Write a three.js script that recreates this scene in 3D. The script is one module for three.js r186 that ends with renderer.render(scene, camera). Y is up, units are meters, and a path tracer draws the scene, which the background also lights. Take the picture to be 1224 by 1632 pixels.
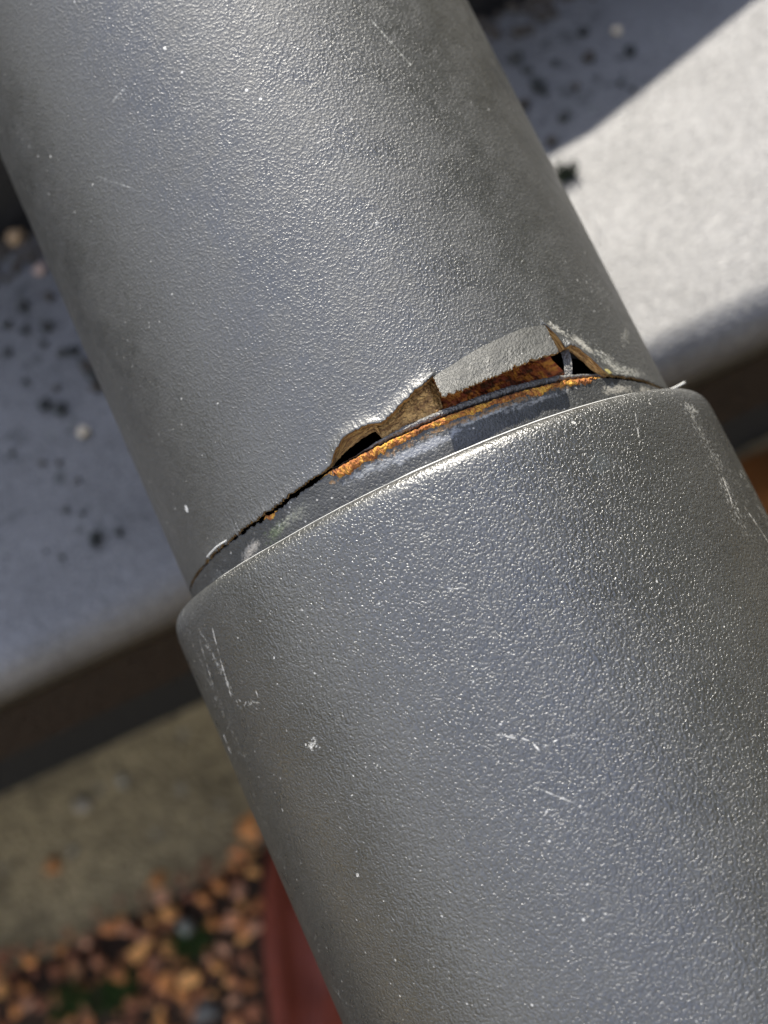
import * as THREE from 'three';
import { ConvexGeometry } from 'three/addons/geometries/ConvexGeometry.js';
import { mergeGeometries } from 'three/addons/utils/BufferGeometryUtils.js';
import { ImprovedNoise } from 'three/addons/math/ImprovedNoise.js';

// ---------------------------------------------------------------- camera, sky, sun, exposure
const MM = 0.001, rad = THREE.MathUtils.degToRad;
const scene = new THREE.Scene();
const PITCH = rad(55), ROLL = rad(25);
const BEAM_TOP = 140;                                     // mm above the ground
const camMM = new THREE.Vector3(0, BEAM_TOP + 150 * Math.sin(PITCH), 150 * Math.cos(PITCH));
const camera = new THREE.PerspectiveCamera(40, 0.75, 0.01, 60);
camera.position.copy(camMM).multiplyScalar(MM);
{
  const xa = new THREE.Vector3(1, 0, 0), ya = new THREE.Vector3(0, Math.cos(PITCH), -Math.sin(PITCH)), za = new THREE.Vector3(0, Math.sin(PITCH), Math.cos(PITCH));
  const c = Math.cos(ROLL), s = Math.sin(ROLL);
  const right = xa.clone().multiplyScalar(c).addScaledVector(ya, -s), up = xa.clone().multiplyScalar(s).addScaledVector(ya, c);
  camera.quaternion.setFromRotationMatrix(new THREE.Matrix4().makeBasis(right, up, za));
}
camera.focus = 0.091; camera.userData.fStop = 30;

const SUN = new THREE.Vector3(0.30, 1, -1.09).normalize();
{ // sky: blue overhead, bright pale haze towards the horizon, thin broken cloud
  const W = 1024, H = 512, d = new Float32Array(W * H * 4), n = new ImprovedNoise();
  const fbm = (x, y, z) => { let a = 0, k = 1; for (let i = 0; i < 5; i++) { a += n.noise(x, y, z) * k; x *= 2.1; y *= 2.1; z *= 2.1; k *= 0.5; } return a; };
  for (let j = 0; j < H; j++) for (let i = 0; i < W; i++) {
    const el = ((j + 0.5) / H - 0.5) * Math.PI, az = ((i + 0.5) / W - 0.5) * 2 * Math.PI;
    const y = Math.sin(el), x = Math.cos(el) * Math.cos(az), z = Math.cos(el) * Math.sin(az);
    let r, g, b;
    if (y < 0) { r = 0.22; g = 0.20; b = 0.16; }
    else {
      const k = Math.pow(1 - y, 1.15);
      r = 0.20 + 0.98 * k; g = 0.34 + 0.76 * k; b = 0.80 - 0.02 * k;
      const s = Math.max(0, x * SUN.x + y * SUN.y + z * SUN.z), glow = 0.5 * Math.pow(s, 6) + 0.9 * Math.pow(s, 60);
      r += glow * 1.0; g += glow * 0.97; b += glow * 0.9;
      const c = THREE.MathUtils.smoothstep(fbm(x * 1.7 + 4, y * 2.4, z * 1.7 + 1), 0.02, 0.5) * 0.8;
      r += (1.15 - r) * c; g += (1.15 - g) * c; b += (1.15 - b) * c;
    }
    const o = (j * W + i) * 4; d[o] = r; d[o + 1] = g; d[o + 2] = b; d[o + 3] = 1;
  }
  const t = new THREE.DataTexture(d, W, H, THREE.RGBAFormat, THREE.FloatType);
  t.mapping = THREE.EquirectangularReflectionMapping; t.magFilter = THREE.LinearFilter; t.needsUpdate = true;
  scene.background = t; scene.environment = t;
}
const sun = new THREE.DirectionalLight(new THREE.Color(1, 0.94, 0.83), 5);
sun.position.copy(SUN).multiplyScalar(2); sun.castShadow = true; sun.shadow.mapSize.set(2048, 2048);
Object.assign(sun.shadow.camera, { left: -0.6, right: 0.6, top: 0.6, bottom: -0.6, near: 0.1, far: 5 });
scene.add(sun, sun.target);
const renderer = new THREE.WebGLRenderer({ antialias: true });
renderer.toneMapping = THREE.LinearToneMapping; renderer.toneMappingExposure = 1.68;
renderer.shadowMap.enabled = true;

// ---------------------------------------------------------------- helpers
function rng(seed) { let s = seed >>> 0; return () => { s = (s + 0x6D2B79F5) | 0; let t = Math.imul(s ^ (s >>> 15), 1 | s); t = (t + Math.imul(t ^ (t >>> 7), 61 | t)) ^ t; return ((t ^ (t >>> 14)) >>> 0) / 4294967296; }; }
const P = new ImprovedNoise();
const noise = (x, y = 0, z = 0) => P.noise(x, y, z);
const fbm = (x, y, z, o = 4) => { let a = 0, k = 0.5; for (let i = 0; i < o; i++) { a += P.noise(x, y, z) * k; x *= 2.03; y *= 2.03; z *= 2.03; k *= 0.5; } return a; };
const lerp = (a, b, t) => a + (b - a) * t, clamp = (x, a, b) => Math.min(b, Math.max(a, x)), sstep = (x, a, b) => THREE.MathUtils.smoothstep(x, a, b);
function poly(pts) { // piecewise linear height over angle
  return (x) => { if (x <= pts[0][0]) return pts[0][1]; for (let i = 1; i < pts.length; i++) if (x <= pts[i][0]) { const [a, b] = pts[i - 1], [c, d] = pts[i]; return lerp(b, d, (x - a) / (c - a)); } return pts[pts.length - 1][1]; };
}
function grid(us, vs, fn, uvfn) { // us, vs: parameter values; fn -> [x, y, z] in mm, uv in metres
  const nu = us.length, nv = vs.length, pos = new Float32Array(nu * nv * 3), uv = new Float32Array(nu * nv * 2), idx = [];
  for (let j = 0; j < nv; j++) for (let i = 0; i < nu; i++) {
    const o = j * nu + i, p = fn(us[i], vs[j], i, j), q = uvfn ? uvfn(us[i], vs[j], p) : [p[0], p[1]];
    pos.set([p[0] * MM, p[1] * MM, p[2] * MM], o * 3); uv.set([q[0] * MM, q[1] * MM], o * 2);
    if (i && j) idx.push(o - nu - 1, o - nu, o, o - nu - 1, o, o - 1);
  }
  const g = new THREE.BufferGeometry();
  g.setAttribute('position', new THREE.BufferAttribute(pos, 3)); g.setAttribute('uv', new THREE.BufferAttribute(uv, 2)); g.setIndex(idx); g.computeVertexNormals();
  return g;
}
const range = (a, b, n) => Array.from({ length: n + 1 }, (_, i) => lerp(a, b, i / n));
function mesh(name, geo, mat, parent = scene) { const m = new THREE.Mesh(geo, mat); m.name = name; m.castShadow = m.receiveShadow = true; parent.add(m); return m; }
function tag(o, label, category, group) { o.userData.label = label; o.userData.category = category; if (group) o.userData.group = group; return o; }
const counts = {};
function numbered(n) { const k = counts[n] = (counts[n] ?? -1) + 1; return k ? `${n}_${String(k).padStart(3, '0')}` : n; }

// ---------------------------------------------------------------- textures
function blurWrap(src, n, r) { // periodic box blur, both ways
  const out = new Float32Array(n * n), w = 2 * r + 1, tmp = new Float32Array(n * n);
  for (let y = 0; y < n; y++) { let s = 0; for (let k = -r; k <= r; k++) s += src[y * n + ((k + n) % n)]; for (let x = 0; x < n; x++) { tmp[y * n + x] = s / w; s += src[y * n + ((x + r + 1) % n)] - src[y * n + ((x - r + n) % n)]; } }
  for (let x = 0; x < n; x++) { let s = 0; for (let k = -r; k <= r; k++) s += tmp[((k + n) % n) * n + x]; for (let y = 0; y < n; y++) { out[y * n + x] = s / w; s += tmp[((y + r + 1) % n) * n + x] - tmp[((y - r + n) % n) * n + x]; } }
  return out;
}
function band(n, r1, r2, seed) { // periodic band-passed noise, unit variance
  const R = rng(seed); let a = new Float32Array(n * n); for (let i = 0; i < a.length; i++) a[i] = R() - 0.5;
  for (let k = 0; k < 3; k++) a = blurWrap(a, n, r1);
  let b = a; for (let k = 0; k < 2; k++) b = blurWrap(b, n, r2);
  let s = 0; for (let i = 0; i < a.length; i++) { a[i] -= b[i]; s += a[i] * a[i]; } s = Math.sqrt(s / a.length);
  for (let i = 0; i < a.length; i++) a[i] /= s; return a;
}
function greyTexture(n, fn) {
  const d = new Uint8Array(n * n * 4); for (let i = 0; i < n * n; i++) { const v = clamp(Math.round(fn(i) * 255), 0, 255); d[4 * i] = d[4 * i + 1] = d[4 * i + 2] = v; d[4 * i + 3] = 255; }
  const t = new THREE.DataTexture(d, n, n, THREE.RGBAFormat); t.wrapS = t.wrapT = THREE.RepeatWrapping; t.magFilter = THREE.LinearFilter; t.minFilter = THREE.LinearMipmapLinearFilter; t.needsUpdate = true; return t;
}
const srgb = (x) => x <= 0.0031308 ? 12.92 * x : 1.055 * Math.pow(x, 1 / 2.4) - 0.055;
class Paint { // a colour map in linear light over a rectangle in mm
  constructor(n, u0, v0, size, base) { Object.assign(this, { n, u0, v0, size, k: n / size }); this.d = new Float32Array(n * n * 3); for (let j = 0; j < n; j += 2) for (let i = 0; i < n; i += 2) { const c = base(u0 + (i + 1) / this.k, v0 + (j + 1) / this.k), o = (j * n + i) * 3; this.d.set(c, o); this.d.set(c, o + 3); this.d.set(c, o + n * 3); this.d.set(c, o + n * 3 + 3); } }
  rub(u, v, ru, rv, ang, count, col, R, size = 0.06, a = 0.6) { const c = Math.cos(ang), s = Math.sin(ang), g = () => (R() + R() + R() - 1.5) * 1.2; for (let k = 0; k < count; k++) { const x = g() * ru, y = g() * rv; this.spot(u + x * c - y * s, v + x * s + y * c, size * (0.5 + R() * R() * 1.6), col, a * (0.3 + 0.7 * R()), 0.5, k * 1.3, 1 + 1.5 * R(), ang + (R() - 0.5)); } }
  spot(u, v, r, col, alpha = 1, ragged = 0, seed = 0, aspect = 1, ang = 0) {
    const R = r * Math.max(1, aspect) * 1.6, k = this.k, c = Math.cos(ang), s = Math.sin(ang);
    for (let j = Math.floor((v - R - this.v0) * k); j <= (v + R - this.v0) * k; j++) for (let i = Math.floor((u - R - this.u0) * k); i <= (u + R - this.u0) * k; i++) {
      if (i < 0 || j < 0 || i >= this.n || j >= this.n) continue;
      const x = this.u0 + (i + 0.5) / k - u, y = this.v0 + (j + 0.5) / k - v, a = (x * c + y * s) / aspect, b = -x * s + y * c;
      let q = Math.hypot(a, b) / r; if (ragged) q += ragged * fbm(x * 2.2 / r + seed, y * 2.2 / r, seed * 1.7, 4);
      const w = alpha * (1 - sstep(q, 0.8, 1.0)); if (w <= 0) continue;
      const o = (j * this.n + i) * 3; for (let m = 0; m < 3; m++) this.d[o + m] = lerp(this.d[o + m], col[m], w);
    }
  }
  scratch(pts, w, col, alpha = 1, seed = 0) { for (let i = 1; i < pts.length; i++) { const [a, b] = pts[i - 1], [c, d] = pts[i], n = Math.ceil(Math.hypot(c - a, d - b) / (w * 0.6)); for (let k = 0; k <= n; k++) { const t = k / n, u = lerp(a, c, t), v = lerp(b, d, t), m = 0.5 + 1.2 * noise(u * 3 + seed, v * 3, seed); if (m > 0.15) this.spot(u + 0.5 * w * noise(u * 5, v * 5, seed), v + 0.5 * w * noise(u * 5 + 9, v * 5, seed), w * (0.5 + 0.5 * m), col, alpha * clamp(m, 0, 1)); } } }
  texture() {
    const d = new Uint8Array(this.n * this.n * 4); for (let i = 0; i < this.n * this.n; i++) { for (let m = 0; m < 3; m++) d[4 * i + m] = clamp(Math.round(srgb(clamp(this.d[3 * i + m], 0, 1)) * 255), 0, 255); d[4 * i + 3] = 255; }
    const t = new THREE.DataTexture(d, this.n, this.n, THREE.RGBAFormat); t.colorSpace = THREE.SRGBColorSpace; t.magFilter = THREE.LinearFilter; t.wrapS = t.wrapT = THREE.MirroredRepeatWrapping;
    t.repeat.set(1 / (this.size * MM), 1 / (this.size * MM)); t.offset.set(-this.u0 / this.size, -this.v0 / this.size); t.needsUpdate = true; return t;
  }
}
function tiled(t, mm) { const c = t.clone(); c.repeat.set(1 / (mm * MM), 1 / (mm * MM)); c.needsUpdate = true; return c; }

// powder coat: fine leathery wrinkle, 24 mm per repeat
const BN = 1024;
const fineA = band(BN, 2, 9, 11), fineB = band(BN, 5, 16, 12), coarse = band(BN, 14, 40, 13);
const wrinkle = greyTexture(BN, (i) => { const a = fineA[i] * 0.5 + fineB[i] * 0.85; return 0.5 + 0.18 * Math.tanh(a * 0.8) - 0.08 * Math.exp(-a * a * 5) + 0.03 * coarse[i]; });
const patchy = (() => { const n = 512, a = band(n, 12, 60, 15), b = band(n, 3, 12, 16); return greyTexture(n, (i) => 0.78 + 0.09 * Math.tanh(a[i]) + 0.05 * b[i]); })();
const lumpy = greyTexture(BN, (i) => 0.5 + 0.12 * fineB[i] + 0.09 * coarse[i] + 0.06 * fineA[i]);

function specks(paint, R, count, u0, u1, v0, v1, col) {
  for (let k = 0; k < count; k++) { const r = 0.028 + 0.05 * Math.pow(R(), 4); paint.spot(lerp(u0, u1, R()), lerp(v0, v1, R()), r, col, 0.35 + 0.65 * R(), 0.5, k, 1 + R() * 0.8, R() * 6); }
}
const DUST = [0.62, 0.60, 0.54];
const au = (phi, R) => rad(phi) * R;
const basePaint = (seed) => (u, v) => { const m = 1 + 0.3 * fbm(u * 0.18 + seed, v * 0.18, seed, 2) + 0.5 * fbm(u * 2.2, v * 2.2, seed + 3, 2); return [0.052 * m, 0.052 * m, 0.047 * m]; };

const tubePaint = new Paint(2048, -32, -6, 64, basePaint(2));
{
  const R = rng(5), D = (phi, h, r, a = 1, asp = 1, ang = 0, col = DUST) => tubePaint.spot(au(phi, 20), h, r, col, a, 0.6, phi, asp, ang);
  specks(tubePaint, R, 420, -32, 32, -5, 56, DUST); specks(tubePaint, R, 120, -26, -14, -3, 45, DUST);
  D(-11.3, 32.3, 0.13); D(-10.2, 30.1, 0.09); D(-0.23, 26.7, 0.13); D(1.46, 25.7, 0.12); D(-52.4, 33.1, 0.1); D(-48, 32, 0.1); D(-54.7, 4.1, 0.24, 1, 1.2, 1.2, [0.8, 0.78, 0.72]);
  D(11.4, 14.3, 0.1, 0.6, 2, 0.7); D(10.9, 12.9, 0.12, 1, 1, 0, [0.02, 0.02, 0.02]); D(16, 22, 0.07, 0.8); D(14, 8, 0.06, 0.8);
  // pale rubbed and scraped paint round the right end of the tear
  const rub = (p, h, ru, rv, ang, n, col = [0.36, 0.35, 0.30], size, al) => tubePaint.rub(au(p, 20), h, ru, rv, ang, n, col, R, size, al);
  rub(47, 0.5, 1.6, 0.5, 2.3, 260); rub(42, 2.0, 0.9, 0.25, 2.2, 200, [0.4, 0.38, 0.32]); rub(53, -0.5, 1.6, 0.35, 3.0, 120); rub(60, 2.4, 1.4, 0.3, 0.5, 90); rub(37.6, 3.4, 0.6, 0.18, 2.3, 90, [0.42, 0.4, 0.34]); rub(56, 6, 3, 1.5, 0.3, 90, [0.3, 0.3, 0.28]); rub(-30, -0, 6, 0.3, 0, 60);
  D(44.6, -0.4, 0.28, 0.9, 1.5, 0, [0.33, 0.28, 0.09]);
  tubePaint.scratch([[au(-26, 20), 31.3], [au(-22, 20), 31.5]], 0.12, [0.24, 0.24, 0.22], 0.5); tubePaint.scratch([[au(30, 20), 29], [au(34, 20), 25]], 0.1, [0.3, 0.3, 0.27], 0.5, 2);
  tubePaint.scratch([[au(-38, 20), 28], [au(-30, 20), 25]], 0.07, [0.25, 0.25, 0.23], 0.4, 2);
}
const sleevePaint = new Paint(2048, -35, -68, 70, basePaint(7));
{
  const R = rng(8), D = (phi, h, r, a = 1, asp = 1, ang = 0, col = DUST) => sleevePaint.spot(au(phi, 22.2), h, r, col, a, 0.7, phi + 3, asp, ang);
  const S = (pts, w, a = 0.38, col = DUST) => sleevePaint.scratch(pts.map(([p, h]) => [au(p, 22.2), h]), w, col, a, pts[0][0]);
  specks(sleevePaint, R, 900, -35, 35, -66, -1, DUST); specks(sleevePaint, R, 160, -30, -12, -40, -4, DUST);
  S([[-6.7, -9.8], [-5, -10.3], [-3.2, -10.5]], 0.07); S([[-3.4, -21.3], [0, -21.2], [3.9, -21.5]], 0.06, 0.45); S([[-8.5, -19.4], [-4, -20.6], [-3.4, -21.4]], 0.06, 0.5); S([[-7, -23], [-2, -25]], 0.06, 0.4);
  S([[-55, -9.7], [-53.7, -10.5], [-52.4, -10.3]], 0.07); S([[-50.2, -10.6], [-48.6, -10.9], [-48, -9.9]], 0.07); S([[-70.6, -11.2], [-71.4, -12.6]], 0.16, 1, [0.75, 0.74, 0.7]); S([[-53, -4.8], [-55.2, -7.2], [-57, -9.4]], 0.1, 0.6);
  S([[-60, -5], [-63, -8]], 0.08, 0.5); S([[39.3, -3.9], [38.2, -4.8], [37.1, -5.8]], 0.06, 0.6); S([[28, -3.2], [28.2, -4.4]], 0.05, 0.4);
  D(-40.6, -15.1, 0.16); D(-41.5, -14.8, 0.1); D(-42.8, -23.7, 0.14); D(-8.4, -31.3, 0.11); D(-8, -26.4, 0.07); D(-5, -31.5, 0.06, 0.6, 2); D(26, -3.4, 0.14, 1); D(44, -3.6, 0.1);
  D(26.9, -6.6, 0.75, 0.5, 1.2, 0.8, [0.07, 0.076, 0.074]);                  // dull smooth spot in the coat
  const rub = (p, h, ru, rv, ang, n, size, al, col = [0.52, 0.51, 0.46]) => sleevePaint.rub(au(p, 22.2), h, ru, rv, ang, n, col, R, size, al);
  rub(55.5, -7, 2.6, 0.7, -1.5, 170, 0.05, 0.5); rub(53.6, -12, 2.6, 0.8, -1.6, 170, 0.05, 0.5); rub(57, -4.6, 0.9, 0.5, 0, 90, 0.06, 0.7); rub(68, -16, 9, 0.9, -1.6, 260, 0.07, 0.7); rub(60, -11, 8, 1.8, -1.5, 200, 0.05, 0.4);
  rub(-64, -8, 5, 0.5, 1.6, 160, 0.05, 0.5); rub(-57, -7, 3, 0.25, 1.75, 120, 0.05, 0.7); rub(-68, -22, 12, 0.9, 1.6, 120, 0.05, 0.5); rub(-40, -15, 0.4, 0.4, 0, 30, 0.06, 0.8); rub(-51, -10.6, 0.5, 0.2, 0, 14, 0.05, 0.8); rub(0, -24, 3, 3, 0, 60, 0.05, 0.4);
  S([[55, -10.2], [54, -11.6], [53, -12.2]], 0.09, 0.9); S([[58, -12.6], [60, -14.5], [62, -17]], 0.1, 0.6);
}
const stubPaint = new Paint(1024, -32, -26, 64, (u, v) => { const m = 1 + 0.5 * fbm(u * 0.7, v * 0.7, 9, 3) + 0.5 * fbm(u * 4, v * 4, 4, 3); return [0.058 * m, 0.058 * m, 0.054 * m]; });
{
  const D = (phi, h, r, col, a = 0.8, asp = 1, ang = 0) => stubPaint.spot(au(phi, 20), h, r, col, a, 1.0, phi, asp, ang);
  const Q = rng(32), rub = (p, h, ru, rv, ang, n, col, size = 0.07, al = 0.6) => stubPaint.rub(au(p, 20), h, ru, rv, ang, n, col, Q, size, al);
  rub(-40.7, -1.3, 0.9, 0.35, 0.3, 220, [0.36, 0.33, 0.28]); rub(-32.8, -1.2, 0.8, 0.4, 0.2, 160, [0.09, 0.11, 0.06]); rub(-28, -1.0, 1.4, 0.4, 0.1, 200, [0.26, 0.26, 0.2], 0.06, 0.4);
  rub(0, -0.95, 2.0, 0.3, 0, 420, [0.25, 0.255, 0.26], 0.09, 0.5); rub(-10, -0.7, 1.6, 0.3, 0, 240, [0.23, 0.235, 0.235], 0.07, 0.5); rub(14, -0.65, 2, 0.12, 0, 160, [0.36, 0.36, 0.33], 0.06, 0.6); rub(26, -0.9, 2.4, 0.16, 0, 140, [0.34, 0.33, 0.3], 0.06, 0.5);  // first smear paints in the sunlit patch left of the flap shadow
  rub(46, -1.7, 1.3, 0.3, -0.1, 260, [0.33, 0.31, 0.26], 0.07, 0.6); rub(57, -2.1, 1.2, 0.25, -0.1, 160, [0.34, 0.32, 0.27], 0.06, 0.6); rub(-55, -1.2, 2, 0.5, 0, 90, [0.3, 0.3, 0.28], 0.05, 0.4); rub(12, -0.45, 7, 0.12, -0.02, 420, [0.3, 0.16, 0.05], 0.05, 0.55);
  const R = rng(31); for (let k = 0; k < 60; k++) D(-18 + 60 * R(), -0.25 - 0.5 * R() * R(), 0.05 + 0.08 * R(), [0.3, 0.16, 0.05], 0.5);   // rust run off the broken edge
  for (let k = 0; k < 40; k++) D(-65 + 130 * R(), -2.4 * R(), 0.04 + 0.04 * R(), DUST, 0.8);
}
const rustMap = new Paint(1024, -24, -8, 48, (u, v) => {
  const a = fbm(u * 0.8, v * 1.6, 3, 4), b = fbm(u * 4, v * 4, 8, 3), m = clamp(0.62 + 1.5 * a + 1.2 * b, 0, 1);
  return [lerp(0.12, 0.62, m), lerp(0.05, 0.33, m * m * 0.8 + 0.2 * m), lerp(0.01, 0.045, m)];
}).texture();
const amberMap = new Paint(512, -24, -8, 48, (u, v) => { const a = fbm(u * 1.0, v * 1.8, 23, 4), b = fbm(u * 4.5, v * 4.5, 28, 3), m = clamp(0.5 + 1.9 * a + 1.5 * b, 0, 1); return [lerp(0.10, 0.78, m), lerp(0.035, 0.33, m * m), lerp(0.008, 0.04, m)]; }).texture();
const brownRustMap = new Paint(1024, -24, -8, 48, (u, v) => {
  const a = fbm(u * 1.1, v * 1.8, 13, 4), b = fbm(u * 5, v * 5, 18, 3), m = clamp(0.4 + 1.2 * a + 1.0 * b, 0, 1);
  return [lerp(0.15, 0.62, m), lerp(0.07, 0.38, m), lerp(0.02, 0.13, m)];
}).texture();

// ---------------------------------------------------------------- materials
const std = (o) => new THREE.MeshStandardMaterial({ side: THREE.DoubleSide, ...o });
const coat = (o) => new THREE.MeshPhysicalMaterial({ side: THREE.DoubleSide, ior: 1.9, ...o });   // a glossy enamel: strong mirror part over a dark body
const coatTube = coat({ map: tubePaint.texture(), roughness: 0.6, roughnessMap: tiled(patchy, 41), bumpMap: tiled(wrinkle, 9.4), bumpScale: 7.5e-5 });
const coatSleeve = coat({ map: sleevePaint.texture(), roughness: 0.42, roughnessMap: tiled(patchy, 37), bumpMap: tiled(wrinkle, 9.6), bumpScale: 11e-5 });
const coatStub = coat({ map: stubPaint.texture(), ior: 1.5, roughness: 0.6, roughnessMap: tiled(patchy, 23), bumpMap: tiled(wrinkle, 9), bumpScale: 8e-5 });
const coatFlap = coat({ map: tubePaint.texture(), ior: 1.5, roughness: 0.75, roughnessMap: tiled(patchy, 41), bumpMap: tiled(wrinkle, 10), bumpScale: 11e-5 });
const amberRust = std({ map: amberMap, roughness: 0.8, bumpMap: tiled(lumpy, 12), bumpScale: 2.2e-4 });
const rust = std({ map: rustMap, roughness: 0.9, bumpMap: tiled(lumpy, 12), bumpScale: 2.2e-4 });
const brownRust = std({ map: brownRustMap, roughness: 0.75, bumpMap: tiled(lumpy, 12), bumpScale: 2e-4 });
const tornSteel = std({ color: new THREE.Color(0.16, 0.155, 0.145), roughness: 0.5, metalness: 0.3, bumpMap: tiled(lumpy, 10), bumpScale: 1.5e-4 });
const darkInside = std({ color: new THREE.Color(0.02, 0.018, 0.015), roughness: 0.95 });
const paleEdge = std({ color: new THREE.Color(0.6, 0.6, 0.57), roughness: 0.5 });

// ---------------------------------------------------------------- the pole: axis frame x across, y up the pole, z out of its face
const H0 = -400, LEAN = rad(65.5);
const pole = new THREE.Group(); pole.name = 'steel_pole'; pole.rotation.x = -LEAN;
{
  const T = new THREE.Vector3(0, Math.cos(LEAN), -Math.sin(LEAN));
  const at = new THREE.Vector3(3.74, camMM.y - 110.3 * Math.sin(PITCH), camMM.z - 110.3 * Math.cos(PITCH)).addScaledVector(T, H0);
  pole.position.copy(at).multiplyScalar(MM); scene.add(pole);
}
tag(pole, 'dark grey powder-coated steel pole with a rusty torn joint above its wider sleeve', 'pole');
const C = (phi, h, R) => { const a = rad(phi); return [R * Math.sin(a), h - H0, R * Math.cos(a)]; };
const uvC = (R) => (phi, h) => [au(phi, R), h];

// broken upper edge of the tear and the lip below it: degrees round the pole, mm along it
const upperLine = poly([[-100, 0.03], [-75, 0.04], [-54, 0.12], [-42, 0.17], [-32.6, 0.2], [-24, 0.46], [-18, 0.58], [-16.4, 0.66], [-15.4, 1.0], [-13.7, 1.55], [-11.6, 1.88], [-10, 1.97], [-8, 1.97], [-6.3, 1.87], [-4.6, 1.68], [-3, 1.72], [-0.9, 2.0], [3.8, 2.62], [8.2, 3.08], [12.8, 3.35], [18, 3.7], [23.5, 3.9], [29.3, 4.1], [34.8, 3.95], [36.2, 3.0], [36.8, 1.98], [38.2, 2.0], [39.6, 1.6], [41.6, 0.66], [43, -0.2], [44.2, -0.62], [50.8, -1.0], [58.3, -1.4], [64.6, -1.74], [80, -2.0], [100, -2.0]]);
const lipLine = poly([[-100, -0.08], [-70, -0.1], [-54, -0.03], [-42, 0.0], [-32.6, -0.06], [-24, 0.16], [-18.7, 0.3], [-16.7, 0.36], [-6.9, 0.38], [5.8, 0.29], [18.6, 0.08], [32.9, -0.25], [43, -0.64], [50.7, -1.13], [64.1, -1.9], [80, -2.1], [100, -2.1]]);
const jag = (phi, s, k = 1) => k * (1 + 1.3 * (1 - sstep(phi, -24, -17)) * sstep(phi, -62, -48)) * (0.08 * noise(phi * 0.83, s, 0.3) + 0.07 * noise(phi * 2.17 + 2 * noise(phi * 0.3, s), s, 4.1) + 0.05 * noise(phi * 5.3 + 3 * noise(phi * 0.5, s), s, 9.1) * Math.max(0, 0.3 + 1.6 * noise(phi * 0.4, s + 3)));
const onHinge = (phi) => sstep(phi, 8, 9.5) * (1 - sstep(phi, 34, 35));
const U = (phi) => upperLine(phi) + jag(phi, 1.3, 1 - onHinge(phi) * 0.9);
const L = (phi) => lipLine(phi) + jag(phi, 7.7, 0.8);
const fine = [...range(-180, -96, 42), ...range(-95, -70, 80).slice(1), ...range(-70, 70, 1100).slice(1), ...range(70, 95, 80).slice(1), ...range(96, 180, 42)];
const tornRegion = (phi) => sstep(phi, -19, -15) * (1 - sstep(phi, 42, 46));
const swell = (phi, d) => { // torn coat lifts a little off the steel next to its edge
  const e = (1 - onHinge(phi)) * Math.exp(-d * d / 0.25) * (0.10 * sstep(phi, -60, -45) * (1 - sstep(phi, 56, 66)) + 0.16 * sstep(phi, -17, -13) * (1 - sstep(phi, 5, 9)) + 0.22 * sstep(phi, 36, 39) * (1 - sstep(phi, 43, 49)));
  return e;
};
const TOP = 260;
{
  const rows = [0, 0.012, 0.04, 0.1, 0.2, 0.35, 0.55, 0.8, 1.2, 1.8, 2.6, 3.6, 5, 8, 14, 24, 40, 60, 120, TOP];
  const g = grid(fine, rows, (phi, d, i, j) => { const e = U(phi), h = d >= TOP ? TOP : Math.max(e + d, e), R = 20 - (d < 0.03 ? 0.05 * (1 - d / 0.03) * (1 - onHinge(phi)) : 0) + swell(phi, d); return C(phi, h, R); }, (phi, d) => [au(phi, 20), U(phi) + d]);
  mesh('upper_tube', g, coatTube, pole);
  { const c = new THREE.CircleGeometry(20 * MM, 90); c.rotateX(-Math.PI / 2); c.translate(0, (TOP - H0) * MM, 0); mesh('end_cap', c, coatStub, pole); }
  // thickness of the broken wall, showing rust
  const vis = range(-75, 75, 700);
  const e = grid(vis, [0, 0.25, 0.5, 0.75, 1], (phi, t) => { const b = 0.05 * noise(phi * 2.2, t * 3, 5), w = lerp(0.25, 0.7, tornRegion(phi)); return C(phi, U(phi) + b * t + 0.02 * Math.sin(t * 3.1), 19.95 + swell(phi, 0) - w * t); }, (phi, t) => [au(phi, 20), t + 1]);
  mesh('broken_tube_edge', e, brownRust, pole).userData.label = 'brown rusty broken edge of the upper tube';
  mesh('tube_inside', grid(range(-180, 180, 180), [1.2, TOP], (phi, h) => C(phi, Math.max(h, h < 10 ? U(phi) + 0.02 : h), 19.2)), darkInside, pole);
}
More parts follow.
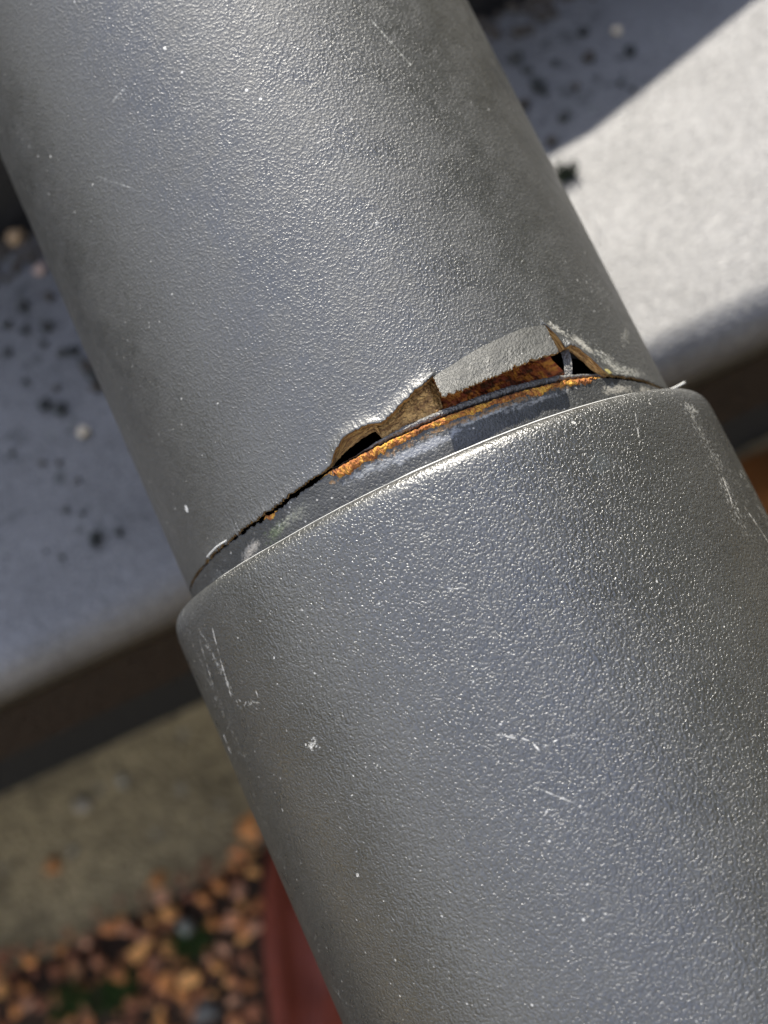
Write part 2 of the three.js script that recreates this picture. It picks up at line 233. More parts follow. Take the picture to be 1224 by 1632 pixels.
{ // the stub of tube left standing in the sleeve
  const rows = [0, 0.03, 0.08, 0.16, 0.3, 0.6, 1, 1.5, 2.2, 3, 6, 20];
  mesh('tube_stub', grid(fine, rows, (phi, d) => C(phi, L(phi) - d, 19.98 - (d < 0.08 ? 0.1 * (1 - d / 0.08) : 0) - 0.04 * sstep(d, 0.3, 0) + 0.03 * fbm(phi * 0.5, d * 2, 3, 3)), (phi, d) => [au(phi, 20), L(phi) - d]), coatStub, pole);
  // swollen orange rust along its broken edge
  const vis = range(-19.5, 45, 900), prof = range(0, 1, 14);
  mesh('rusty_lip', grid(vis, prof, (phi, t) => {
    const ends = sstep(phi, -19.5, -15) * (1 - sstep(phi, 38, 45)), w = (0.22 + 0.32 * ends) * (0.75 + 0.8 * Math.abs(fbm(phi * 0.55, 2, 1, 3)) + 0.55 * noise(phi * 0.21, 5)) * (1 + 0.6 * (1 - sstep(phi, -13, 0)));
    const a = t * Math.PI, n = fbm(phi * 1.3, t * 2.2, 6, 3) * 0.18 + fbm(phi * 4, t * 5, 2, 2) * 0.09;
    return C(phi, L(phi) + 0.03 - w * ends * (1 - Math.cos(a)) / 2, 19.9 + (0.16 + n) * ends * Math.sin(a) + (t < 0.05 ? -0.5 : 0) + (t > 0.95 ? -0.08 : 0));
  }, (phi, t) => [au(phi, 20), t * 0.7]), rust, pole).userData.label = 'bright orange rust along the lower broken edge';
  mesh('rust_fleck', grid(range(-34.5, -30.5, 60), prof, (phi, t) => { const e = Math.sin((phi + 34.5) / 4 * Math.PI), a = t * Math.PI; return C(phi, L(phi) + 0.05 - 0.36 * e * (1 - Math.cos(a)) / 2, 19.9 + (0.14 + 0.1 * fbm(phi * 2, t * 3, 2, 2)) * e * Math.sin(a)); }, (phi, t) => [au(phi, 20), t * 0.7 + 3]), rust, pole);
}
{ // torn strip of steel just above the dark crack, the rusty tongue and the rusted wall behind the flap
  const stripTop = poly([[-17, 0.5], [-12.6, 0.5], [-6.5, 0.82], [-1, 0.98], [6.7, 0.92], [14.7, 0.85], [20.2, 0.78], [27.3, 0.58], [33.4, 0.38], [43.4, -0.25], [45, -0.5]]);
  const S = (phi) => Math.max(stripTop(phi), L(phi) + 0.16) + jag(phi, 12, 0.7);
  mesh('torn_strip', grid(range(-16.5, 44.6, 700), range(0, 1, 10), (phi, t) => { const a = L(phi) + 0.17 + jag(phi, 3, 0.5), b = S(phi); return C(phi, lerp(a, Math.max(a + 0.02, b), t), 19.55 + 0.22 * Math.sin(t * Math.PI) ** 0.6 + 0.06 * fbm(phi * 1.6, t * 3, 1, 3) - (t === 0 || t === 1 ? 0.35 : 0)); }, (phi, t) => [au(phi, 20), t * 0.6]), tornSteel, pole);
  const holeTop = poly([[-16, 0.8], [-14.6, 1.02], [-13.6, 1.16], [-10, 1.42], [-7, 1.52], [-6, 1.5], [-5.5, 1.0], [-5.2, 0.7]]);
  mesh('rusty_tongue', grid(range(-16, 8.6, 320), range(0, 1, 30), (phi, t) => {
    const lo = phi < -5.2 ? holeTop(phi) + jag(phi, 21, 0.8) : S(Math.min(phi, 8)) - 0.1, hi = Math.max(U(phi) + (phi < -5.2 ? 0.02 : 0.2), lo + 0.02), sag = 0.55 * sstep(phi, 6.2, 8.6);
    return C(phi - 0.9 * (phi > 7.5 ? (t < 0.5 ? 1 - t * 2 : 0) : 0), lerp(lo, hi, t), 19.5 - sag + (phi < -5.2 ? 0.3 * t - 0.1 : -0.2 * t) + 0.14 * fbm(phi * 0.9, t * 3, 7, 3));
  }, (phi, t) => [au(phi, 20), t * 2.6 + 4]), brownRust, pole).userData.label = 'mottled brown rusty tongue of torn steel';
  mesh('rusted_inner_wall', grid(range(5.5, 36.4, 260), range(0, 1, 30), (phi, t) => C(phi, lerp(-0.3, 5, t), 18.8 - 0.8 * Math.sin(t * 2.2) + 0.5 * fbm(phi * 0.45, t * 4, 3, 4) + 0.5 * sstep(phi, 34.6, 36.4)), (phi, t) => [au(phi, 20), t * 5]), amberRust, pole);
  // curl of bare steel at the right end of the opening
  mesh('torn_curl', grid(range(0, 1, 40), range(0, 1, 14), (u, v) => { const phi = lerp(35.4, 38.6, u * 0.7 + 0.3 * v), h = lerp(0.2, 2.0, u) + 0.05 * noise(u * 7, v * 3); return C(phi, h, 19.2 + 0.5 * v + 0.15 * Math.sin(u * 3)); }, (u, v) => [u * 2, v]), tornSteel, pole);
}
{ // the bent flap of coated steel: hinged along the top, its ragged lower edge stands off the pole
  const hinge = [[8.2, 3.08], [12.8, 3.35], [18, 3.7], [23.5, 3.9], [29.3, 4.1], [34.8, 3.95]], free = [[7.5, 1.3], [11, 1.23], [15.1, 1.26], [20.3, 1.33], [25.8, 1.47], [31.6, 1.37]];
  const at = (pts, u) => { const k = clamp(u, 0, 1) * (pts.length - 1), i = Math.min(Math.floor(k), pts.length - 2); return [lerp(pts[i][0], pts[i + 1][0], k - i), lerp(pts[i][1], pts[i + 1][1], k - i)]; };
  const P3 = (u, v, off) => {
    const [a, b] = at(hinge, u), [c, d] = at(free, u), phi = lerp(a, c, v) + (u < 0.02 || u > 0.98 ? 0.25 * noise(v * 9, u * 5) : 0), rag = v > 0.9 ? (v - 0.9) * 10 * (0.2 * noise(u * 22, 2) + 0.17 * noise(u * 70, 4)) : 0;
    const lift = 1.12 * Math.pow(v, 0.95) + 0.003 + 0.1 * u * v + 0.16 * v * noise(u * 3.3, v * 1.5, 4) + 0.07 * v * noise(u * 9, v * 3, 7);
    return C(phi, lerp(b, d, v) + rag, 20 + lift - off);
  };
  const us = range(0, 1, 260), vs = range(0, 1, 40), T = 0.27;
  const flap = mesh('bent_flap', grid(us, vs, (u, v) => P3(u, v, 0), (u, v, p) => [au(lerp(8, 35, u), 20), lerp(4, 1.4, v)]), coatFlap, pole);
  flap.userData.label = 'bent flap of torn tube catching the sun';
  mesh('flap_edge', grid(us, range(0, 1, 6), (u, t) => P3(u, 1, T * t), (u, t) => [u * 12, t]), brownRust, flap);
  mesh('flap_edge', grid(vs, range(0, 1, 6), (v, t) => P3(0, v, T * t), (v, t) => [v * 3, t]), brownRust, flap);
  mesh('flap_edge', grid(vs, range(0, 1, 6), (v, t) => P3(1, v, T * t), (v, t) => [v * 3, t]), tornSteel, flap);
  mesh('flap_back', grid(us, vs, (u, v) => P3(u, v, T), (u, v) => [u * 12, v * 3]), brownRust, flap);
}
{ // the wider sleeve, its shoulder rounded over to the stub
  const rimH = (phi) => -2.34 + 0.009 * Math.max(phi, -70) * -0.6 + (phi < -30 ? 0.012 * (-30 - Math.max(phi, -75)) : 0);
  const prof = [[19.6, -0.5], [20.02, -0.06], [20.06, -0.015]];
  for (let k = 0; k <= 18; k++) { const a = k / 18 * Math.PI / 2; prof.push([20.12 + 2.08 * Math.pow(Math.sin(a), 0.52), -3.3 * (1 - Math.pow(Math.cos(a), 0.6))]); }
  for (const h of [-3.6, -4.5, -6, -9, -14, -20, -30, -45, -70, -120, -250, -397]) prof.push([22.2, h]);
  const vs = prof.map((_, i) => i);
  mesh('sleeve', grid(fine, vs, (phi, k) => { const [R, h] = prof[k]; return C(phi, (h > -9 ? rimH(phi) * (1 + h / 9 * (h < 0 ? 1 : 0)) : 0) + h, R); }, (phi, k) => [au(phi, 22.2), prof[k][1] - 2.2 * (prof[k][1] > -9 ? 1 + prof[k][1] / 9 : 0)]), coatSleeve, pole);
  // bead of coat round the rim, pale colour painting the light it catches
  mesh('rim_glint_bead', grid(range(-95, 95, 500), range(0, 1, 8), (phi, t) => { const a = t * 2 * Math.PI, r = 0.085 * (1 + 0.5 * noise(phi * 0.2, 3)) * (0.7 + 0.3 * sstep(phi, -15, 5)); return C(phi, rimH(phi) + -0.06 + r * Math.sin(a), lerp(21.05, 20.6, sstep(Math.abs(phi), 40, 80)) + r * Math.cos(a)); }, (phi, t) => [au(phi, 20), t * 0.2]), std({ color: new THREE.Color(0.55, 0.55, 0.52), roughness: 0.35 }), pole);
}
{ // lifted slivers of coat at both ends of the crack
  const sliver = (pts, w, label) => { const c = new THREE.CatmullRomCurve3(pts.map(([p, h, R]) => new THREE.Vector3(...C(p, h, R)).multiplyScalar(MM))); const g = new THREE.TubeGeometry(c, 30, w * MM, 7); const m = mesh('paint_sliver', g, paleEdge, pole); m.userData.label = label; };
  sliver([[57, -2.4, 20.25], [64, -2.35, 20.4], [69, -2.15, 20.9], [72, -1.95, 21.35]], 0.09, 'pale sliver of coat lifting at the right end of the rim');
  sliver([[-45.5, 0.24, 20.08], [-49, 0.3, 20.2], [-53.5, 0.2, 20.25]], 0.06, 'pale sliver of coat lifting at the left end of the crack');
}

// ---------------------------------------------------------------- the beam behind the pole
const beam = new THREE.Group(); beam.name = 'metal_beam'; beam.position.set(0, 0.122, -0.0355); scene.add(beam);
tag(beam, 'flat grey painted metal beam with dirt specks crossing behind the pole', 'beam');
const beamPaint = new Paint(2048, -80, -75, 160, (u, v) => { const m = 1 + 0.3 * fbm(u * 0.12, v * 0.12, 5, 3) + 0.4 * fbm(u * 0.9, v * 0.9, 6, 2) + 0.8 * fbm(u * 2.4, v * 2.4, 2, 2); return [0.142 * m, 0.141 * m, 0.141 * m]; });
{
  const R = rng(77);
  for (let k = 0; k < 260; k++) { const left = k < 150, u = left ? -24 - R() * 18 : 36 + R() * 18, v = left ? -66 + Math.pow(R(), 1.7) * 55 : -66 + Math.pow(R(), 1.2) * 26; beamPaint.spot(u, v, 0.2 + 0.75 * R() * R(), [0.06, 0.062, 0.06], 0.45 + 0.5 * R(), 1.2, k, 1 + R(), R() * 3); }
  for (let k = 0; k < 40; k++) beamPaint.spot(-80 + 160 * R(), -66 + 64 * R(), 0.15 + 0.2 * R(), [0.2, 0.24, 0.16], 0.5, 1, k);
}
const beamMat = std({ map: beamPaint.texture(), roughness: 0.54, metalness: 0.3, bumpMap: tiled(wrinkle, 26), bumpScale: 30e-5 });
{ // section in (z, y), swept along x
  const D = 63.5, r = 4, t = 7.5, sec = [], arc = [0];
  sec.push([-D, -t]); sec.push([-D, -1.2]); for (let k = 0; k <= 5; k++) { const a = Math.PI - k / 5 * Math.PI / 2; sec.push([-D + 1.2 + 1.2 * Math.cos(a), -1.2 + 1.2 * Math.sin(a)]); }
  for (let k = 1; k < 30; k++) sec.push([lerp(-D + 1.2, -r, k / 30), 0]);
  for (let k = 0; k <= 12; k++) { const a = Math.PI / 2 - k / 12 * Math.PI / 2; sec.push([-r + r * Math.cos(a), -r + r * Math.sin(a)]); }
  sec.push([0, -t]); sec.push([-D, -t]);
  for (let k = 1; k < sec.length; k++) arc.push(arc[k - 1] + Math.hypot(sec[k][0] - sec[k - 1][0], sec[k][1] - sec[k - 1][1]));
  mesh('top_plate', grid(range(-260, 260, 40), sec.map((_, i) => i), (x, k) => [x, 18 + sec[k][1], sec[k][0] + 33], (x, k) => [x, arc[k] - D - t]), beamMat, beam);
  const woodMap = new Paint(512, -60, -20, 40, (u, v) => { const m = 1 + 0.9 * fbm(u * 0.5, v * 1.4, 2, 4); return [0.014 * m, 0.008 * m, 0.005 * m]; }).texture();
  const g = new THREE.BoxGeometry(0.52, 0.011, 0.0645, 4, 1, 1); g.translate(0, 0.0055, -0.0002);
  { const p = g.attributes.position, uv = g.attributes.uv; for (let i = 0; i < p.count; i++) uv.setXY(i, p.getX(i), p.getY(i)); }
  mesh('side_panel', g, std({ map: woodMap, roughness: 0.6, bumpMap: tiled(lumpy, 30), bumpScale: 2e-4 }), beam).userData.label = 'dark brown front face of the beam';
}
{ // dark wall right behind the beam, its top falling to the right; it keeps the sun off the back half of the beam
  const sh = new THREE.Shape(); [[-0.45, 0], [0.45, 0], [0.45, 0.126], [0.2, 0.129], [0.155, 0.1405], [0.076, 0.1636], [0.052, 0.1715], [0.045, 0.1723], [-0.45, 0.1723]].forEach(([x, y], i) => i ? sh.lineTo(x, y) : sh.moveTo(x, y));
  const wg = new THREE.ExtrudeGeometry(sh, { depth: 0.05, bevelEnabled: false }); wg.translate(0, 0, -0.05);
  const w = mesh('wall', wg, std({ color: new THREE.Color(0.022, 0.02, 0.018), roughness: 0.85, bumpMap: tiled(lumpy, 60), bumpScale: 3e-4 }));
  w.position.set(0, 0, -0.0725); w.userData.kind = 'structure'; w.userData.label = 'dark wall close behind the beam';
}

// ---------------------------------------------------------------- crumbs and grit on the beam
function lump(seed, n = 26, flat = 0.7) { const R = rng(seed), p = []; for (let i = 0; i < n; i++) { const v = new THREE.Vector3(R() - 0.5, R() - 0.5, R() - 0.5).normalize().multiplyScalar(0.5 * (0.8 + 0.25 * R())); v.y *= flat; p.push(v); } const g = new ConvexGeometry(p); g.computeBoundingBox(); g.translate(0, -g.boundingBox.min.y, 0); return g; }
const lumps = [1, 2, 3, 4, 5].map((s) => lump(s * 13));
const crumbMat = [[0.02, 0.022, 0.02], [0.035, 0.035, 0.03], [0.05, 0.04, 0.03]].map((c) => std({ color: new THREE.Color(...c), roughness: 0.7 }));
const sandMat = std({ color: new THREE.Color(0.52, 0.44, 0.32), roughness: 0.8 });
function bit(name, label, cat, group, x, z, size, mat, k, y = BEAM_TOP) { const m = mesh(numbered(name), lumps[k % 5], mat); m.position.set(x * MM, (y - 0.05) * MM, z * MM); m.scale.setScalar(size * MM); m.rotation.y = k * 1.7; return tag(m, label, cat, group); }
bit('dirt_crumb', 'round black dirt crumb alone near the front edge of the beam left of the pole', 'dirt crumb', 'dirt crumbs on the beam', -30.5, -12.9, 2.3, crumbMat[0], 0);
bit('dirt_crumb', 'left one of a close pair of black dirt crumbs on the beam', 'dirt crumb', 'dirt crumbs on the beam', -31.8, -35.1, 2.0, crumbMat[0], 1);
bit('dirt_crumb', 'right one of a close pair of black dirt crumbs on the beam', 'dirt crumb', 'dirt crumbs on the beam', -29.9, -33.4, 2.1, crumbMat[0], 2);
bit('sand_grain', 'pale sand grain on the beam just below the pair of black crumbs', 'sand grain', null, -28.2, -28.4, 1.8, sandMat, 3);
bit('dirt_crumb', 'largest black dirt crumb in the shaded strip of beam right of the pole', 'dirt crumb', 'dirt crumbs on the beam', 40.4, -49.4, 2.4, crumbMat[0], 4);
bit('sand_grain', 'small pale grain in the shaded part of the beam, upper right', 'sand grain', null, 53.0, -52.5, 1.5, sandMat, 5);
{ const R = rng(44);
  const spots = [[-25.1, -34.2, 1.9], [-31.5, -48.5, 1.7], [-33.5, -50.9, 1.6], [-29.7, -45, 1.3], [-27.8, -42.1, 1.6], [-25.8, -39.1, 1.5], [-34, -26.9, 1.0], [-32.1, -25.8, 1.0], [-32.8, -18.8, 1.0], [-31.3, -17.4, 0.9], [-27.8, -12.6, 1.2], [-29.8, -37.1, 1.0], [-25, -36, 2.2], [-34.8, -12.8, 0.8], [-36.3, -14.6, 0.6], [-26.4, -41.5, 1.8], [-28.6, -47.2, 1.9], [-30.8, -52.6, 2.0], [-27.2, -52.3, 1.7], [-34.4, -46.2, 1.5], [-36, -51, 1.6], [-33.2, -40.4, 1.1], [-25.2, -37.8, 2.0], [-37.2, -30.5, 1.0], [-30.6, -22.2, 0.9]];
  for (const [x, z, s] of spots) bit('dirt_crumb', `small dark dirt crumb ${z < -42 ? 'near the back edge' : z < -22 ? 'in the middle' : 'near the front edge'} of the beam left of the pole`, 'dirt crumb', 'small crumbs on the beam left of the pole', x, z, s, crumbMat[Math.floor(R() * 3)], Math.floor(R() * 50));
  const right = [[42.4, -60.3, 1.8], [40.8, -47.8, 1.2], [40.4, -55.8, 2.2], [37.5, -47.4, 2.2], [49.4, -54.9, 1.8], [48, -50.1, 1.9], [52.7, -48, 1.8], [46.3, -61, 2.2], [49.2, -43.6, 1.1], [50, -41.7, 1.1], [40.8, -42.3, 1.6], [37.9, -39.4, 1.7], [44.5, -46.4, 1.3], [40.5, -52.9, 1.6], [44, -52, 1.2]];
  for (const [x, z, s] of right) bit('dirt_crumb', `small dark dirt crumb ${x < 43 ? 'close to the pole' : z < -50 ? 'near the back edge' : 'beside the sunlight'} on the shaded beam right of the pole`, 'dirt crumb', 'small crumbs on the beam right of the pole', x, z, s, crumbMat[Math.floor(R() * 3)], Math.floor(R() * 50));
  const gs = []; // matted dirt in the gap along the back edge
  for (let k = 0; k < 260; k++) { const g = lumps[k % 5].clone(), s = (0.5 + 1.6 * R()) * MM; const side = R() < 0.6; g.scale(s, s * 0.7, s); g.rotateY(R() * 6); g.translate((side ? -40 + 22 * R() : 36 + 22 * R()) * MM, (BEAM_TOP - 0.1) * MM, (-66 + 0.3 + Math.pow(R(), 2) * 7) * MM); gs.push(g.toNonIndexed ? (g.index ? g.toNonIndexed() : g) : g); }
  const d = mesh('dirt', mergeGeometries(gs), crumbMat[2]); d.userData.kind = 'stuff'; tag(d, 'matted dark dirt along the back edge of the beam', 'dirt');
}
bit('bark_crumb', 'tan bark crumb at the back edge of the beam, far left', 'bark crumb', null, -28.8, -64.9, 3.0, std({ color: new THREE.Color(0.3, 0.2, 0.11), roughness: 0.85 }), 6);
bit('bark_crumb', 'pale pinkish crumb against the left side of the pole on the beam', 'bark crumb', null, -27.2, -57.5, 2.0, std({ color: new THREE.Color(0.42, 0.3, 0.24), roughness: 0.85 }), 8);
{ // scrap of moss at the edge of the sunlight
  const R = rng(9), gs = []; for (let k = 0; k < 44; k++) { const g = new THREE.ConeGeometry(0.2 * MM, (1 + R()) * MM, 5); g.translate(0, 0.5 * MM, 0); g.rotateX((R() - 0.5) * 1.8); g.rotateZ((R() - 0.5) * 1.8); g.translate((R() - 0.5) * 2 * MM, 0, (R() - 0.5) * 1.2 * MM); gs.push(g); }
  const m = mesh('moss_scrap', mergeGeometries(gs), std({ color: new THREE.Color(0.012, 0.02, 0.007), roughness: 0.9 })); m.position.set(36.4 * MM, (BEAM_TOP + 0.05) * MM, -33.6 * MM); m.scale.setScalar(1.6); tag(m, 'dark green scrap of moss on the sunlit beam beside the pole', 'moss scrap');
}

// ---------------------------------------------------------------- ground under the beam
{
  const conc = new Paint(1024, -150, -150, 220, (u, v) => { const m = 1 + 0.7 * fbm(u * 0.06, v * 0.06, 3, 3) + 0.9 * fbm(u * 0.25, v * 0.35, 1, 4); return [0.45 * m, 0.345 * m, 0.18 * m]; });
  const R = rng(3); for (let k = 0; k < 260; k++) conc.spot(-150 + 220 * R(), -150 + 220 * R(), 0.5 + 1.6 * R() * R(), R() < 0.6 ? [0.36, 0.33, 0.27] : [0.1, 0.085, 0.06], 0.6, 1, k);
  const g = new THREE.PlaneGeometry(12, 12); g.rotateX(-Math.PI / 2); { const p = g.attributes.position, uv = g.attributes.uv; for (let i = 0; i < p.count; i++) uv.setXY(i, p.getX(i), p.getZ(i)); }
  const m = mesh('ground', g, std({ map: conc.texture(), roughness: 0.9, bumpMap: tiled(lumpy, 50), bumpScale: 8e-4 })); m.userData.kind = 'structure';
  const edge = range(-400, 400, 200);
  const s = mesh('soil', grid(edge, range(0, 1, 40), (x, t) => { const e = -34 - 2 * noise(x * 0.05, 1) - 0.02 * (x + 80); const z = lerp(e, 260, t * t); return [x, 0.2 + 2.6 * sstep(z - e, 0, 9) + 1.2 * fbm(x * 0.12, z * 0.12, 4, 3) * sstep(z - e, 0, 6), z]; }, (x, t, p) => [p[0], p[2]]), std({ color: new THREE.Color(0.07, 0.042, 0.024), roughness: 1, bumpMap: tiled(lumpy, 25), bumpScale: 8e-4 })); s.userData.kind = 'structure';
}
{
  const R = rng(21);
  const chipShape = (seed) => { const q = rng(seed), p = []; for (let i = 0; i < 14; i++) p.push(new THREE.Vector3((q() - 0.5) * 1.0, (q() - 0.5) * 0.4, (q() - 0.5) * 0.62)); return new ConvexGeometry(p); };
  const chips = [51, 52, 53, 54, 55, 56, 57].map(chipShape);
  const toneNames = ['orange', 'orange brown', 'mid brown', 'tan pink', 'reddish brown', 'light orange', 'dark brown'];
  const tones = [[0.42, 0.17, 0.05], [0.34, 0.13, 0.045], [0.26, 0.10, 0.04], [0.36, 0.18, 0.10], [0.20, 0.075, 0.035], [0.46, 0.22, 0.07], [0.2, 0.09, 0.04]].map((c) => std({ color: new THREE.Color(...c).multiplyScalar(2), roughness: 0.7, bumpMap: tiled(lumpy, 12), bumpScale: 3e-4 }));
  const chip = (x, y, z, s, t, label, group, rot) => { const m = mesh(numbered('bark_chip'), chips[Math.floor(R() * 7)], tones[t]); m.position.set(x * MM, y * MM, z * MM); m.scale.setScalar(s * 0.72 * MM); m.rotation.set((R() - 0.5) * 1.0, rot ?? R() * 6.28, (R() - 0.5) * 1.0); return tag(m, label, 'bark chip', group); };
  chip(-94.2, 1.4, -51.1, 8.5, 0, 'single orange bark chip lying apart on the bare concrete', null, 1.2);
  chip(-79, 5, -25, 9, 5, 'light orange bark chip lying highest in the middle of the litter', null, 0.5);
  chip(-108.3, 5, -28.9, 9, 5, 'pale orange bark chip at the left edge of the picture', null, 2);
  chip(-102.4, 4, -33, 7, 0, 'orange bark chip at the edge of litter above the pale orange one', null, 2.4);
  chip(-72.1, 4.5, -37.5, 8, 0, 'upper orange bark chip of the two standing at the concrete edge', null, 1.2);
  chip(-72.6, 4.5, -33, 9, 3, 'lower orange bark chip of the two standing at the concrete edge', null, 0.9);
  chip(-71.5, 5, -15.5, 9, 5, 'long light orange bark chip in front of the dark stone', null, 0.1);
  chip(-51.4, 5, -38.5, 10, 0, 'orange bark chip above the tip of the reddish brown leaf', null, 1.3);
  for (let k = 0; k < 270; k++) { const x = lerp(-114, -46, R()), z = lerp(-35 + 2 * noise(x * 0.2), 12, R()), t = Math.floor(R() * 7); if (z > -40 && x > lerp(-43.5, -69, Math.pow(clamp((z + 41) / 65, 0, 1), 1.15)) - 5) { R(); continue; } chip(x, 2.6 + 2.2 * R(), z, 3 + 3.4 * R(), t, `${toneNames[t]} bark chip ${z < -27 ? 'at the edge of the litter along the bare concrete' : x > -60 ? 'in the litter close beside the reddish brown leaf' : x < -95 ? 'in the litter toward the left edge of the picture' : 'in the middle of the loose litter'}`, 'bark chips in the litter'); }
  const gs = []; for (let k = 0; k < 1500; k++) { const g = chips[k % 7].clone(), s = (1.2 + 2 * R()) * MM; g.scale(s, s, s); g.rotateX(R() * 6); g.rotateY(R() * 6); g.translate(lerp(-130, 60, R()) * MM, (2 + 1.5 * R()) * MM, lerp(-37, 45, R()) * MM); gs.push(g); }
  const litter = mesh('bark_litter', mergeGeometries(gs), tones[4]); litter.userData.kind = 'stuff'; tag(litter, 'small crumbled brown bark litter between the larger chips', 'litter');
  const stone = (x, y, z, s, c, label, k) => { const m = mesh(numbered('pebble'), lumps[k], std({ color: new THREE.Color(...c), roughness: 0.6 })); m.position.set(x * MM, y * MM, z * MM); m.scale.setScalar(s * MM); tag(m, label, 'pebble'); };
  stone(-69.5, 4, -24.7, 3.6, [0.30, 0.31, 0.25], 'pale greenish round pebble among green moss in the litter', 1);
  stone(-70.5, 2.5, -8, 6.5, [0.15, 0.145, 0.13], 'grey stone in the litter beside the reddish brown leaf', 2);
  stone(-84.4, -0.3, -61.5, 4.2, [0.55, 0.48, 0.37], 'pale beige pebble on the concrete just below the beam', 3);
  stone(-75, -0.3, -63, 2.6, [0.45, 0.42, 0.34], 'small grey pebble on the concrete right of the beige pebble', 4);
  stone(-89, -0.3, -52.5, 2.6, [0.38, 0.36, 0.3], 'small grey pebble right beside the single orange chip', 0);
  const moss = (x, z, label) => { const gg = []; for (let k = 0; k < 90; k++) { const g = new THREE.ConeGeometry(0.35 * MM, (3 + 3 * R()) * MM, 5); g.translate(0, 2 * MM, 0); g.rotateX((R() - 0.5) * 2.2); g.rotateZ((R() - 0.5) * 2.2); g.translate((R() - 0.5) * 7 * MM, 0, (R() - 0.5) * 5 * MM); gg.push(g); } const m = mesh(numbered('moss_tuft'), mergeGeometries(gg), std({ color: new THREE.Color(0.045, 0.085, 0.014), roughness: 0.9 })); m.position.set(x * MM, 3 * MM, z * MM); tag(m, label, 'moss'); };
  moss(-70, -21.5, 'dark green moss tuft around the pale pebble'); moss(-96, -21, 'brighter green moss tuft near the bottom left corner'); moss(-86, -19, 'small green moss tuft right of the brighter corner tuft');
}
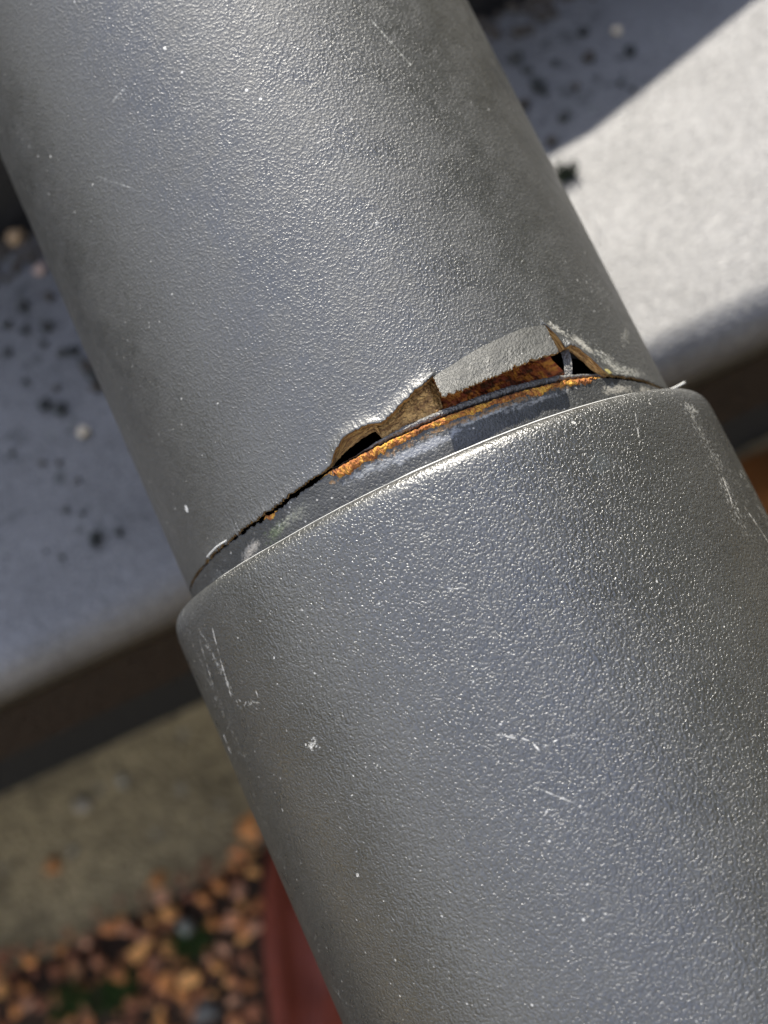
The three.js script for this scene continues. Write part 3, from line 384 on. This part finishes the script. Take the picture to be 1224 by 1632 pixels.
{ // curled reddish brown leaf behind the foot of the sleeve
  const leafMap = new Paint(512, -20, -10, 80, (u, v) => { const m = 1 + 0.4 * fbm(u * 0.12, v * 0.1, 6, 4); return [0.25 * m, 0.06 * m, 0.034 * m]; }).texture();
  const prof = poly([[0, 6.5], [0.06, 7], [0.12, 4.2], [0.2, 2.6], [0.3, 3.5], [0.5, 8.5], [0.68, 10.5], [0.85, 9], [1, 4]]);
  const F = (u, v) => { const z = lerp(-41, 24, v), wide = Math.pow(Math.sin(Math.PI * clamp(0.06 + 0.9 * v, 0, 1)), 0.6), left = lerp(-43.5, -69, Math.pow(v, 1.15)) - 3.2 * Math.sin(Math.PI * clamp(v * 1.6, 0, 1)), x = lerp(left, left + 46 * wide, u); return [x, 0.8 + prof(u) * lerp(0.5, 1, wide) + 1.2 * noise(u * 3, v * 3, 2), z]; };
  const us = range(0, 1, 60), vs = range(0, 1, 50);
  const top = grid(us, vs, F, (u, v) => [u * 40, v * 60]), under = grid(us, vs, (u, v) => { const p = F(u, v); p[1] -= 0.35; return p; }, (u, v) => [u * 40, v * 60]);
  const rim = [grid(vs, [0, 1], (v, t) => { const p = F(0, v); p[1] -= 0.35 * t; return p; }), grid(vs, [0, 1], (v, t) => { const p = F(1, v); p[1] -= 0.35 * t; return p; }), grid(us, [0, 1], (u, t) => { const p = F(u, 0); p[1] -= 0.35 * t; return p; }), grid(us, [0, 1], (u, t) => { const p = F(u, 1); p[1] -= 0.35 * t; return p; })];
  const l = mesh('fallen_leaf', mergeGeometries([top, under, ...rim]), std({ map: leafMap, roughness: 0.3, bumpMap: tiled(lumpy, 30), bumpScale: 2e-4 }));
  tag(l, 'smooth curled reddish brown leaf behind the lower left side of the sleeve', 'leaf');
  const g2 = grid(range(0, 1, 30), range(0, 1, 20), (u, v) => [lerp(62, 100, u), 1 + 6 * Math.sin(u * 3) * Math.sin(v * 3) + noise(u * 4, v * 4), lerp(-70, -36, v)], (u, v) => [u * 30, v * 30]);
  const under2 = g2.clone(); under2.translate(0, -0.35 * MM, 0);
  const l2 = mesh('fallen_leaf_001', mergeGeometries([g2, under2]), std({ color: new THREE.Color(0.33, 0.12, 0.03), roughness: 0.6 })); tag(l2, 'orange brown leaf on the ground at the right edge below the beam', 'leaf');
}
{ // clipped hedges added out of view to tone the pole reflections and side light
  const R = rng(63), leaf = new THREE.CircleGeometry(0.022, 6); leaf.scale(1, 0.55, 1);
  const build = (x, label, tall, z = 0, turn = 0) => {
    const g = new THREE.Group(); g.name = numbered('added_hedge'); g.position.set(x, 0, z); g.rotation.y = turn; scene.add(g); tag(g, label, 'added_hedge');
    const core = new THREE.BoxGeometry(0.7, 1.7, 6, 8, 16, 50); { const p = core.attributes.position; for (let i = 0; i < p.count; i++) { const q = 0.08 * fbm(p.getX(i) * 2, p.getY(i) * 2, p.getZ(i) * 2 + x, 3); p.setXYZ(i, p.getX(i) * (0.92 + q), p.getY(i) + 0.85 + q, p.getZ(i)); } core.computeVertexNormals(); }
    g.scale.y = tall; mesh('added_hedge_body', core, std({ color: new THREE.Color(0.035, 0.05, 0.02), roughness: 1 }), g);
    const n = 9000, im = new THREE.InstancedMesh(leaf, std({ color: new THREE.Color(0.2, 0.21, 0.1), roughness: 0.6 }), n), m = new THREE.Matrix4(), e = new THREE.Euler(), q = new THREE.Quaternion();
    for (let k = 0; k < n; k++) { const side = Math.floor(R() * 3), px = side === 2 ? (R() - 0.5) * 0.8 : (side ? 1 : -1) * (0.35 + 0.06 * R()), py = side === 2 ? 1.7 + 0.06 * R() : R() * 1.75; q.setFromEuler(e.set(R() * 3, R() * 6, R() * 3)); m.compose(new THREE.Vector3(px, py, (R() - 0.5) * 6.1), q, new THREE.Vector3(1, 1, 1).multiplyScalar(0.7 + 0.7 * R())); im.setMatrixAt(k, m); }
    im.name = 'foliage'; im.userData.kind = 'stuff'; im.castShadow = im.receiveShadow = true; g.add(im);
  };
  build(-2.2, 'low clipped green bushes added on the left for reflections, outside the picture', 0.4); build(1.5, 'tall clipped green bushes added on the right to darken reflections, outside the picture', 1); build(0, 'tall clipped green bushes added ahead of the beam to darken reflections, outside the picture', 1.25, -3.2, Math.PI / 2);
}
renderer.render(scene, camera);
